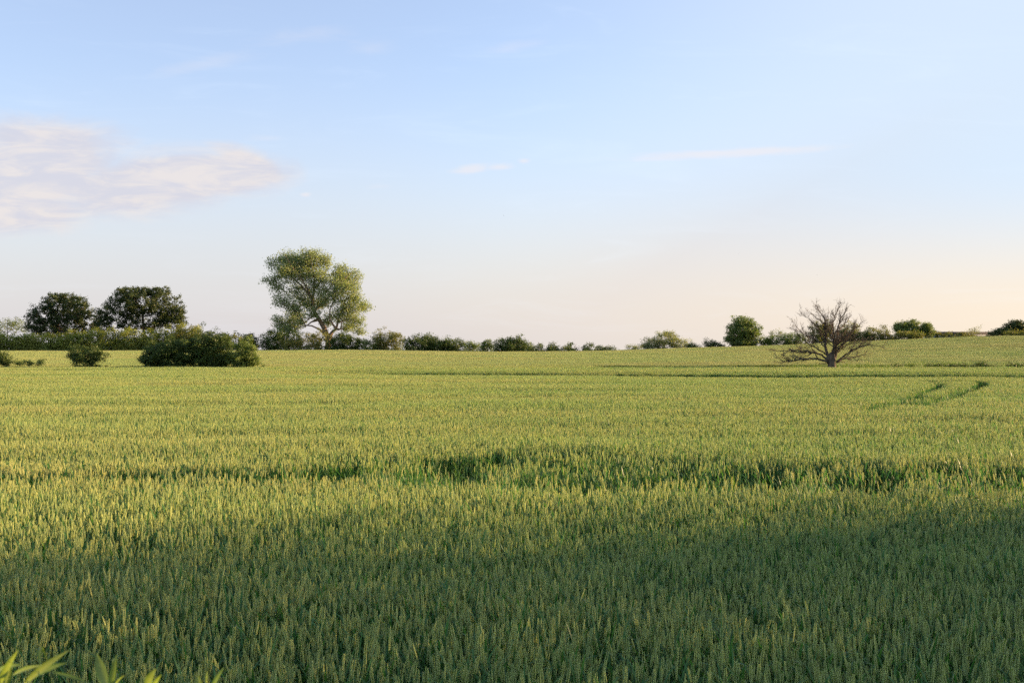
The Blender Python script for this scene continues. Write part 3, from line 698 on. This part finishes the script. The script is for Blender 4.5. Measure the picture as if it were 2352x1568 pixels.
# ---------------------------------------------------------------- the dead tree
def dead_tree():
    D = 112.0; s = .01193
    bx = X(1911, D); bz = gz(bx, D)
    root = thing('dead_tree', 'leafless dead tree with a short thick trunk and wide tangled branches', 'tree', (bx, D, bz))
    rr = random.Random(11)
    E0, E1, A0, A1 = [], [], [], []
    def limb(pts, r0, r1, lvl):
        """smooth a polyline into segments and put side twigs on it"""
        pts = np.array(pts, float)
        t = np.concatenate([[0], np.cumsum(np.linalg.norm(np.diff(pts, axis=0), axis=1))]); Ln = t[-1]
        k = max(3, int(Ln / (.28 if lvl < 2 else .2)))
        tt = np.linspace(0, Ln, k + 1)
        Q = np.stack([np.interp(tt, t, pts[:, i]) for i in range(3)], 1)
        for _ in range(2): Q[1:-1] = .25 * Q[:-2] + .5 * Q[1:-1] + .25 * Q[2:]
        Q[1:] += R.normal(size=(k, 3)) * (.045 if lvl < 2 else .03)
        rad_ = r0 + (r1 - r0) * (np.linspace(0, 1, k + 1) ** .8)
        for i in range(k): E0.append(Q[i]); E1.append(Q[i + 1]); A0.append(rad_[i]); A1.append(rad_[i + 1])
        if lvl >= 3: return
        ntw = int(Ln * (4.2 if lvl == 0 else 5.0 if lvl == 1 else 4.0))
        for _ in range(ntw):
            f = rr.uniform(.22 if lvl == 0 else .15, 1.0); i = min(k - 1, int(f * k)); d = Q[i + 1] - Q[i]; d /= np.linalg.norm(d)
            v = R.normal(size=3); v -= d * v.dot(d); v /= np.linalg.norm(v)
            ang = rr.uniform(.3, .8)
            dr = d * math.cos(ang) + v * math.sin(ang); dr[2] += .12 if lvl else .08; dr /= np.linalg.norm(dr)
            ln = Ln * rr.uniform(.2, .5) * (1.05 - .55 * f) if lvl < 2 else rr.uniform(.18, .5)
            ln = min(ln, 1.6 * (1.1 - .5 * f))
            if ln < .15: continue
            mid = Q[i] + dr * ln * .5 + R.normal(size=3) * ln * .06
            end = Q[i] + dr * ln + np.array([0, 0, .10 * ln]) + R.normal(size=3) * ln * .1
            limb([Q[i], mid, end], max(.009, rad_[i] * .5), .0055, lvl + 1)
    def P(zx, zy, y=0.0): return ((zx - 1775) * s, y, .72 + (692 - zy) * s * .93)   # the standing wheat hides the lowest part
    H = [  # limbs seen in the picture
        ([P(1755, 640), P(1735, 560, .1), P(1728, 450, .2), P(1728, 330, .3), P(1722, 230, .3), P(1690, 160, .4), P(1640, 100, .5)], .24, .02),
        ([P(1790, 620), P(1790, 500, -.2), P(1775, 380, -.4), P(1775, 270, -.5), P(1800, 180, -.5), P(1832, 110, -.6)], .22, .02),
        ([P(1800, 610), P(1812, 480, .2), P(1830, 340, .3), P(1855, 240, .4), P(1895, 175, .5), P(1915, 130, .5)], .20, .03),
        ([P(1745, 640), P(1690, 610, -.3), P(1600, 595, -.7), P(1500, 600, -1.0), P(1400, 628, -1.2), P(1330, 620, -1.3), P(1252, 560, -1.4)], .17, .022),
        ([P(1745, 620), P(1680, 560, .3), P(1580, 535, .6), P(1450, 520, 1.0), P(1350, 530, 1.2), P(1270, 510, 1.3)], .15, .022),
        ([P(1735, 570), P(1660, 520, -.4), P(1560, 470, -.8), P(1480, 400, -1.1), P(1400, 310, -1.3)], .12, .012),
        ([P(1730, 500), P(1660, 430, .5), P(1580, 390, .9), P(1520, 330, 1.2), P(1460, 255, 1.3)], .10, .012),
        ([P(1728, 400), P(1660, 320, -.3), P(1600, 270, -.6), P(1540, 220, -.8), P(1490, 190, -1.0)], .09, .012),
        ([P(1726, 300), P(1680, 240, .5), P(1620, 190, .8), P(1575, 135, 1.0)], .07, .012),
        ([P(1815, 630), P(1870, 570, -.4), P(1960, 500, -.8), P(2070, 470, -1.1), P(2130, 480, -1.2), P(2188, 490, -1.3)], .13, .012),
        ([P(1815, 635), P(1900, 590, .4), P(1980, 590, .8), P(2050, 570, 1.0), P(2130, 560, 1.2)], .12, .012),
        ([P(1805, 560), P(1880, 490, .3), P(1960, 450, .6), P(2050, 455, .9), P(2140, 440, 1.1)], .10, .012),
        ([P(1815, 480), P(1870, 400, -.6), P(1930, 330, -.9), P(1985, 290, -1.1), P(2025, 240, -1.2)], .09, .010),
        ([P(1840, 330), P(1890, 290, .6), P(1945, 230, .8), P(1965, 160, .9)], .07, .010),
        ([P(1850, 625), P(1880, 625, .2), P(1900, 642, .3)], .06, .02),
        ([P(1745, 645), P(1705, 640, .3), P(1668, 648, .4)], .07, .03),
        ([P(1775, 390, -.4), P(1740, 310, -.9), P(1735, 220, -1.1), P(1755, 150, -1.2)], .08, .012),
    ]
    for pts, r0, r1 in H: limb(pts, r0 * .82, r1 * .8, 0)
    for i in range(4):     # limbs towards and away from the viewer
        az = rr.choice([1, -1]) * math.pi / 2 + rr.uniform(-1.15, 1.15); el = rr.uniform(.10, 1.2); ln = rr.uniform(2.4, 4.6) * (1.1 if el < .5 else 1.05)
        d = np.array([math.cos(az) * math.cos(el), math.sin(az) * math.cos(el), math.sin(el)])
        b = np.array([0, 0, rr.uniform(1.35, 2.8 if el > .4 else 2.0)])
        m1 = b + d * ln * .35 + [0, 0, .1]; m2 = b + d * ln * .7 + [0, 0, .0 if el < .3 else .25]; e = b + d * ln + [0, 0, .25]
        limb([b, m1, m2, e], rr.uniform(.07, .12), .010, 0)
    V, Q = tubes(E0, E1, A0, A1, 5)
    link('branches', V, [Q], M['dead'], root)
    # short fluted trunk
    n = 18; Vt = []
    zs = [(-.3, .66), (0.0, .58), (.4, .45), (.9, .40), (1.4, .38), (1.8, .40), (2.1, .38), (2.4, .18)]
    for z, r in zs:
        for k in range(n):
            a = 2 * math.pi * k / n
            q = r * (1 + .10 * math.sin(5 * a + 1) + .05 * math.sin(11 * a + z * 3)); Vt.append((q * math.cos(a), q * math.sin(a), z))
    Qt = [[i * n + k, i * n + (k + 1) % n, (i + 1) * n + (k + 1) % n, (i + 1) * n + k] for i in range(len(zs) - 1) for k in range(n)]
    Vt.append((0, 0, 2.45)); c = len(Vt) - 1; top = (len(zs) - 1) * n
    link('trunk', Vt, [np.array(Qt), np.array([[top + k, top + (k + 1) % n, c] for k in range(n)])], M['dead'], root, smooth=True)
dead_tree()

# ---------------------------------------------------------------- barn beyond the right hedge
def barn():
    D = 250.0; x0, x1 = X(2135, D), X(2310, D); cx = .5 * (x0 + x1); L_ = x1 - x0; W = 9.0
    bz = gz(cx, D); root = thing('barn', 'long low barn with a dark roof and pale wall behind the right hedge', 'barn', (cx, D + W / 2, bz))
    eave = Zat(766.5, D) - bz; ridge = Zat(762.5, D) + .15 - bz
    def box(a, b):
        (x, y, z), (X_, Y_, Z_) = a, b
        V = [(x, y, z), (X_, y, z), (X_, Y_, z), (x, Y_, z), (x, y, Z_), (X_, y, Z_), (X_, Y_, Z_), (x, Y_, Z_)]
        return V, [[0, 3, 2, 1], [4, 5, 6, 7], [0, 1, 5, 4], [1, 2, 6, 5], [2, 3, 7, 6], [3, 0, 4, 7]]
    h = L_ / 2
    V, Q = box((-h, -W / 2, -.3), (h, W / 2, eave)); link('wall', V, [np.array(Q)], bark_mat('barn_wall', (.38, .40, .44), (.50, .52, .55), 1.2), root)
    o = .35; e = eave + .02; V = [(-h - o, -W / 2 - o, e), (h + o, -W / 2 - o, e), (h + o, 0, ridge), (-h - o, 0, ridge), (-h - o, W / 2 + o, e), (h + o, W / 2 + o, e)]
    V += [(a, b, c - .12) for a, b, c in V]
    Q = [[0, 1, 2, 3], [3, 2, 5, 4], [6, 9, 8, 7], [9, 10, 11, 8], [0, 6, 7, 1], [4, 5, 11, 10]]
    T = [[0, 3, 9], [0, 9, 6], [3, 4, 10], [3, 10, 9], [1, 7, 8], [1, 8, 2], [2, 8, 11], [2, 11, 5]]
    link('roof', V, [np.array(Q), np.array(T)], bark_mat('barn_roof', (.03, .027, .026), (.065, .055, .05), 1.5), root)
    for xx in (-h * .55, h * .1, h * .62):
        V, Q = box((xx - 1.3, -W / 2 - .04, -.25), (xx + 1.3, -W / 2 - .004, eave * .86)); link('door', V, [np.array(Q)], bark_mat('barn_door', (.10, .10, .11), (.16, .16, .17), 2), root)
barn()

# ---------------------------------------------------------------- willow shoots at the photographer's feet
def lance(acc, base, tip, width, nrm, curl=.0, t=.5, seg=8):
    base = np.array(base, float); tip = np.array(tip, float); ax = tip - base; L_ = np.linalg.norm(ax); ax /= L_
    nrm = np.array(nrm, float); nrm -= ax * nrm.dot(ax); nrm /= np.linalg.norm(nrm); sd = np.cross(ax, nrm)
    s = np.linspace(0, 1, seg + 1); prof = np.sin(np.pi * np.clip(s, 0, 1) ** .75) ** .85; prof[0] = .06; prof[-1] = .02
    mid = base + ax * L_ * s[:, None] + nrm * (curl * L_ * (4 * s * (1 - s)))[:, None]
    w = (width / 2 * prof)[:, None]
    A = mid - sd * w + nrm * w * .38; B = mid + sd * w + nrm * w * .38
    V = np.stack([A, mid, B], 1).reshape(-1, 3); i = np.arange(seg) * 3
    Q = np.concatenate([np.stack([i, i + 1, i + 4, i + 3], 1), np.stack([i + 1, i + 2, i + 5, i + 4], 1)])
    acc.add(V, Q, 0, t * .55)
    acc.N[-1][1::3] = .62 + .38 * t                                  # paler midrib
def willow():
    D = 1.5; ox, oy = -.62, 1.5; g = gz(ox, oy)
    root = thing('willow_shrub', 'yellow-green willow shoots with long pointed leaves in the near bottom left corner', 'shrub', (ox, oy, g))
    def W(zx, zy, dd=0.0):
        px = zx * .2441; py = 1320.7 + zy * .2441; d = D + dd
        return np.array([X(px, d) - ox, d - oy, Zat(py, d) - g])
    acc = Acc()
    leaves = [((235, 1015), (668, 692), 74, .02, .05), ((345, 935), (640, 815), 62, .05, .04), ((130, 930), (420, 838), 50, .0, .06), ((385, 850), (462, 812), 40, -.02, .5),
              ((10, 1020), (185, 690), 78, .0, .03), ((-60, 960), (20, 700), 70, -.1, .05), ((60, 1060), (110, 800), 60, .12, .05), ((500, 905), (840, 1000), 34, .03, .03), ((-20, 900), (230, 835), 60, .05, .08),
              ((1010, 1060), (912, 722), 98, .0, .03), ((1045, 1060), (1103, 735), 62, .06, .03), ((1385, 1060), (1475, 868), 92, .0, .05), ((1440, 1070), (1528, 922), 52, .05, .05),
              ((1880, 1080), (1866, 925), 66, .0, .03), ((1990, 1080), (2112, 858), 50, .03, .04), ((1965, 1080), (1962, 885), 40, -.05, .04), ((300, 1010), (130, 1090), 60, .1, .04), ((1060, 1120), (1180, 930), 46, .1, .04)]
    for a, b, w, dd, cu in leaves:
        lance(acc, W(*a, dd), W(*b, dd + R.normal() * .02), w * .2441 / F * D, (R.normal() * .3, -.75, .65), cu, float(np.clip(R.normal(.5, .25), 0, 1)))
    # shoots below the frame and their lower leaves
    P0, P1, r0, r1 = [], [], [], []
    for zx, zy in ((235, 1015), (20, 1040), (1030, 1060), (1400, 1070), (1930, 1085), (620, 1180), (-150, 1100)):
        tip = W(zx, zy); b = np.array([R.normal() * .06 + tip[0] * .35, R.normal() * .06, -.05]); ctrl = (b + tip) / 2 + [0, 0, .12]
        pts = [(1 - q) ** 2 * b + 2 * q * (1 - q) * ctrl + q * q * tip for q in np.linspace(0, 1, 9)]
        for i in range(8):
            P0.append(pts[i]); P1.append(pts[i + 1]); r0.append(.007 - .0006 * i); r1.append(.007 - .0006 * (i + 1))
        for i in range(3, 8):
            for q in range(2):
                az = R.random() * 6.283; d = np.array([math.cos(az), math.sin(az), .55]); lance(acc, pts[i], pts[i] + d * .085 - [0, 0, .03], .017, (0, 0, 1), .05, R.random())
    V, T, m, t = acc.get()
    link('leaves', V, [T], M['near_leaf'], root, tint=t, smooth=True)
    V, Q = tubes(P0, P1, r0, r1, 6); link('stems', V, [Q], leaf_mat('shoot', (.14, .17, .05), (.2, .2, .06), .1), root, tint=np.full(len(V), .5))
willow()

# ---------------------------------------------------------------- loose grass panicles standing in the wheat
def panicle(px, py, label):
    D = (CAMZ - .92) / ((py - 800) / F); x = X(px, D); g = gz(x, D)
    root = thing('wild_grass', label, 'grass plant', (x, D, g), 'wild grasses in the wheat')
    P0, P1, r0, r1 = [], [], [], []; cen = []
    for q in range(5):
        b = np.array([R.normal() * .05, R.normal() * .05, 0]); t = np.array([R.normal() * .10, R.normal() * .10, 1.0 + R.normal() * .05])
        P0.append(b); P1.append(t); r0.append(.0022); r1.append(.001)
        for k in range(26):
            f = R.uniform(.74, 1.0); s = b + (t - b) * f; az = R.random() * 6.283; ln = .10 * (1.05 - f) / .3 + .02
            e = s + np.array([math.cos(az) * ln, math.sin(az) * ln, ln * .45]); P0.append(s); P1.append(e); r0.append(.0006); r1.append(.0004)
            for m in range(4): cen.append(s + (e - s) * R.uniform(.4, 1.05) + R.normal(size=3) * .006)
    V, Q = tubes(P0, P1, r0, r1, 3); link('stems', V, [Q], M['stalk'], root, tint=np.full(len(V), .6))
    cen = np.array(cen); V, T = leaf_quads(cen, unit(len(cen)), .007, .004); link('seed_sprays', V, [T], M['far_ear'], root, tint=np.full(len(V), .4))
panicle(400, 1402, 'feathery wild grass head in the wheat above the willow shoots')
panicle(1541, 1487, 'feathery wild grass head low in the wheat, right of the bottom centre')
panicle(1926, 1242, 'feathery wild grass head at the edge of the near shade on the right')
panicle(2316, 1522, 'feathery wild grass head in the bottom right corner')

# ---------------------------------------------------------------- three tiny birds far up
def bird(px, py, D, flap, label):
    root = thing('bird', label, 'bird', (X(px, D), D, Zat(py, D)), 'birds in the sky')
    n = 8; prof = [(-.11, .004), (-.07, .014), (-.02, .026), (.03, .024), (.06, .017), (.085, .016), (.105, .002)]
    V = [(r * math.cos(2 * math.pi * k / n), y, r * math.sin(2 * math.pi * k / n)) for y, r in prof for k in range(n)]
    Q = [[i * n + k, i * n + (k + 1) % n, (i + 1) * n + (k + 1) % n, (i + 1) * n + k] for i in range(len(prof) - 1) for k in range(n)]
    m = bark_mat('bird_feather', (.03, .03, .03), (.06, .06, .06), 20)
    link('body', V, [np.array(Q)], m, root)
    for sg in (-1, 1):
        a = [(.02 * sg, .04, .01), (.10 * sg, .05, .01 + .07 * flap), (.20 * sg, -.01, .01 + .10 * flap), (.09 * sg, -.02, .01 + .06 * flap), (.02 * sg, -.03, .01)]
        link('wing', a + [(x, y, z - .006) for x, y, z in a], [np.array([[0, 1, 2, 3, 4], [9, 8, 7, 6, 5]]), np.array([[k, k + 5, (k + 1) % 5 + 5, (k + 1) % 5] for k in range(5)])], m, root)
    root.rotation_euler = (0, .4, 1.1); root.scale = (.42, .42, .42)
bird(1157, 495, 110, 1, 'tiny dark bird high in the middle of the sky'); bird(1697, 582, 160, .4, 'faint tiny bird above the tall leafy tree'); bird(1877, 631, 150, -.5, 'tiny bird above the dead tree, lowest of the three')

# ---------------------------------------------------------------- trees right of the photographer, outside the view, that shade the near wheat
def shade_tree(x, y, h, w, q=1.0):
    root = thing('field_maple', 'young field maple in the row beside the field, outside the picture on the right', 'tree', (x, y, gz(x, y)), 'row of maples beside the photographer')
    def spread(n, z):
        r = w * np.clip(1.25 - .55 * z / h, .35, 1.1) * np.sqrt(R.random(n)); a = R.random(n) * 6.283
        return np.stack([r * np.cos(a) * 1.3, r * np.sin(a), z], 1), np.stack([np.cos(a), np.sin(a), np.zeros(n)], 1)
    n = int(400 * q); cen, out = spread(n, R.uniform(.15, .74, n) * h)
    foliage(cen, out, 14, .20, .115, M['mid'], 'crown', root, zmin=.1, wl=.7)
    n = int(560 * min(1, q * 2.2 + .02)); ct, ot = spread(n, (.60 + .92 * R.random(n) ** 1.15) * h)      # loose young shoots at the top
    foliage(ct, ot, 3, .20, .11, M['mid'], 'young_foliage', root, zmin=.1, wl=.6)
    cen = np.concatenate([cen[::3], ct[::2]])
    P0, P1, r0, r1 = skeleton([[(0, 0, -.2, .07), (0, 0, h * .3, .055), (.1, 0, h * .8, .02)]], cen[::2], tip=.006)
    V, Q = tubes(P0, P1, r0, r1, 5); link('trunk', V, [Q], M['bark'], root)
for y, h, q in ((16.9, 2.8, .014), (16.2, 3.3, .032), (15.5, 3.8, .065), (14.8, 4.3, .11), (14.1, 4.7, .18), (13.3, 5.2, .5), (12.5, 5.4, .9), (11.7, 5.1, .8), (10.8, 4.4, .5), (9.9, 4.8, .8), (9.0, 5.2, 1), (8.1, 5.2, 1)):
    shade_tree(15 + R.normal() * .25, y, h, .64, q)


# ---------------------------------------------------------------- sky
def build_world():
    w = bpy.data.worlds.new('World'); bpy.context.scene.world = w; w.use_nodes = True
    nt = w.node_tree; N, L = nt.nodes, nt.links; N.clear()
    out = N.new('ShaderNodeOutputWorld'); bg = N.new('ShaderNodeBackground'); bg.inputs['Strength'].default_value = .102
    sky = N.new('ShaderNodeTexSky'); sky.sky_type = 'NISHITA'; sky.sun_disc = False
    sky.sun_elevation = SUN_EL; sky.sun_rotation = SUN_AZ
    sky.altitude = 50; sky.air_density = 1.0; sky.dust_density = 1.2; sky.ozone_density = 2.6
    col = sky.outputs[0]
    tc = N.new('ShaderNodeTexCoord'); sx = N.new('ShaderNodeSeparateXYZ'); L.new(tc.outputs['Generated'], sx.inputs[0])
    def math_(op, a, b=None, c=None, clamp=False):
        n = N.new('ShaderNodeMath'); n.operation = op; n.use_clamp = clamp
        for i, v in enumerate((a, b, c)):
            if v is None: continue
            if isinstance(v, (int, float)): n.inputs[i].default_value = v
            else: L.new(v, n.inputs[i])
        return n.outputs[0]
    yy = math_('MAXIMUM', sx.outputs['Y'], .05)
    u = math_('DIVIDE', sx.outputs['X'], yy); v = math_('DIVIDE', sx.outputs['Z'], yy)
    cx = N.new('ShaderNodeCombineXYZ'); L.new(u, cx.inputs[0]); L.new(v, cx.inputs[1])
    def noise(scale, sy, det, off=0.0, dist=.0):
        mp = N.new('ShaderNodeMapping'); mp.inputs['Scale'].default_value = (scale, scale * sy, 1); mp.inputs['Location'].default_value = (off, off, off)
        mp.inputs['Rotation'].default_value = (0, 0, .12)
        nz = N.new('ShaderNodeTexNoise'); nz.inputs['Scale'].default_value = 1; nz.inputs['Detail'].default_value = det; nz.inputs['Distortion'].default_value = dist
        nz.inputs['Roughness'].default_value = .62
        L.new(cx.outputs[0], mp.inputs['Vector']); L.new(mp.outputs[0], nz.inputs['Vector']); return nz.outputs['Fac']
    def ell(px, py, rx, ry, rot=0.0):
        """soft bump: 1 at centre, 0 at the rim (sky directions)"""
        du = math_('SUBTRACT', u, (px - 1176) / F); dv = math_('SUBTRACT', v, (800 - py) / F)
        c, s = math.cos(rot), math.sin(rot)
        a = math_('ADD', math_('MULTIPLY', du, c * F / rx), math_('MULTIPLY', dv, s * F / rx))
        b = math_('ADD', math_('MULTIPLY', du, -s * F / ry), math_('MULTIPLY', dv, c * F / ry))
        return math_('SUBTRACT', 1.0, math_('SQRT', math_('ADD', math_('MULTIPLY', a, a), math_('MULTIPLY', b, b))))
    def mx(*a):
        r = a[0]
        for q in a[1:]: r = math_('MAXIMUM', r, q)
        return r
    n1 = noise(11, 2.2, 6, 3.1, .6); n2 = noise(16, 4.2, 7, 7.7, .5); n3 = noise(6, 6.5, 6, 1.7, .8)
    big = mx(ell(40, 395, 350, 150), ell(120, 350, 260, 95, -.25), ell(330, 420, 330, 95, .10), ell(470, 395, 260, 70, -.05), ell(570, 378, 130, 48, -.4), ell(20, 480, 240, 80))
    dens = math_('MULTIPLY_ADD', math_('SUBTRACT', n1, .5), 1.1, math_('MULTIPLY', big, 1.25))
    def ramp(x, a, b):
        m = N.new('ShaderNodeMapRange'); m.interpolation_type = 'SMOOTHSTEP'; m.inputs['From Min'].default_value = a; m.inputs['From Max'].default_value = b
        L.new(x, m.inputs['Value']); return m.outputs[0]
    c_big = math_('MULTIPLY', ramp(dens, -.04, .75), .84)
    wisps = mx(ell(1085, 388, 62, 17, .12), ell(1150, 382, 55, 13, .1), ell(1204, 370, 26, 10), ell(1660, 352, 380, 17, .05), ell(702, 447, 20, 9))
    faint = mx(ell(1170, 108, 130, 22, .22), ell(850, 112, 90, 30, .1), ell(450, 150, 190, 24, .2), ell(700, 80, 150, 30, .1), ell(610, 318, 70, 12), ell(870, 428, 50, 10))
    nz_ = math_('SUBTRACT', n2, .5)
    c_w = math_('MAXIMUM', math_('MULTIPLY', ramp(math_('MULTIPLY_ADD', nz_, 1.5, wisps), .05, .9), .55), math_('MULTIPLY', ramp(math_('MULTIPLY_ADD', nz_, 1.9, faint), .1, 1.2), .17))
    c_veil = math_('MULTIPLY', ramp(n3, .5, .8), .10)
    def mixc(f, a, b):
        m = N.new('ShaderNodeMix'); m.data_type = 'RGBA'
        if isinstance(f, (int, float)): m.inputs['Factor'].default_value = f
        else: L.new(f, m.inputs['Factor'])
        L.new(a, m.inputs['A'])
        if isinstance(b, tuple): m.inputs['B'].default_value = (*b, 1)
        else: L.new(b, m.inputs['B'])
        return m.outputs['Result']
    # cloud body: lavender grey in its shade, warm where thin and lit
    K = 1 / .13
    shade = mixc(ramp(n2, .4, .66), rgb(N, (.262 * K, .258 * K, .288 * K)), (.325 * K, .298 * K, .288 * K))
    # thin even high haze over the whole sky
    tn = N.new('ShaderNodeMix'); tn.data_type = 'RGBA'; tn.blend_type = 'MULTIPLY'; tn.inputs['Factor'].default_value = 1
    tn.inputs['B'].default_value = (1.07, .955, .98, 1); L.new(col, tn.inputs['A']); col = tn.outputs['Result']
    low = math_('SUBTRACT', 1.0, ramp(v, -.02, .28))
    hz = mixc(ramp(u, -.35, .55), rgb(N, (.275 * K, .265 * K, .278 * K)), mixc(ramp(v, .025, .17), rgb(N, (.361 * K, .311 * K, .254 * K)), (.262 * K, .308 * K, .361 * K)))
    col = mixc(math_('MINIMUM', math_('ADD', math_('MULTIPLY_ADD', low, .66, .25), math_('MULTIPLY', ramp(u, -.05, .5), .66)), .93), col, hz)
    col = mixc(c_veil, col, (.37 * K, .41 * K, .46 * K))
    col = mixc(c_w, col, (.345 * K, .325 * K, .33 * K))
    col = mixc(c_big, col, shade)
    L.new(col, bg.inputs['Color']); L.new(bg.outputs[0], out.inputs['Surface'])
def rgb(N, c):
    n = N.new('ShaderNodeRGB'); n.outputs[0].default_value = (*c, 1); return n.outputs[0]
build_world()

sl = bpy.data.lights.new('sun', 'SUN'); sl.energy = 5.0; sl.angle = rad(.5); sl.color = (1.0, .66, .365)
so = bpy.data.objects.new('sun', sl); C.objects.link(so)
d = Vector((math.sin(SUN_AZ) * math.cos(SUN_EL), math.cos(SUN_AZ) * math.cos(SUN_EL), math.sin(SUN_EL)))
so.rotation_euler = d.to_track_quat('Z', 'Y').to_euler(); so.location = d * 60

# ---------------------------------------------------------------- camera
cd = bpy.data.cameras.new('camera'); cam = bpy.data.objects.new('camera', cd); C.objects.link(cam)
cd.sensor_width = 36; cd.lens = 36 * F / 2352; cd.clip_end = 8000; cd.clip_start = .05
cam.location = (0, 0, CAMZ); cam.rotation_euler = (rad(90) + math.atan((800 - 784) / F), 0, 0)
cd.dof.use_dof = True; cd.dof.focus_distance = 40; cd.dof.aperture_fstop = 11
sc = bpy.context.scene; sc.camera = cam
sc.view_settings.view_transform = 'Standard'; sc.view_settings.look = 'None'; sc.view_settings.gamma = 1; sc.view_settings.exposure = 1.76
sc.cycles.max_bounces = 6; sc.cycles.diffuse_bounces = 3; sc.cycles.glossy_bounces = 2; sc.cycles.transmission_bounces = 3; sc.cycles.transparent_max_bounces = 4
sc.cycles.caustics_reflective = False; sc.cycles.caustics_refractive = False
sc.cycles.use_adaptive_sampling = True; sc.cycles.adaptive_threshold = .02
sc.cycles.use_denoising = False
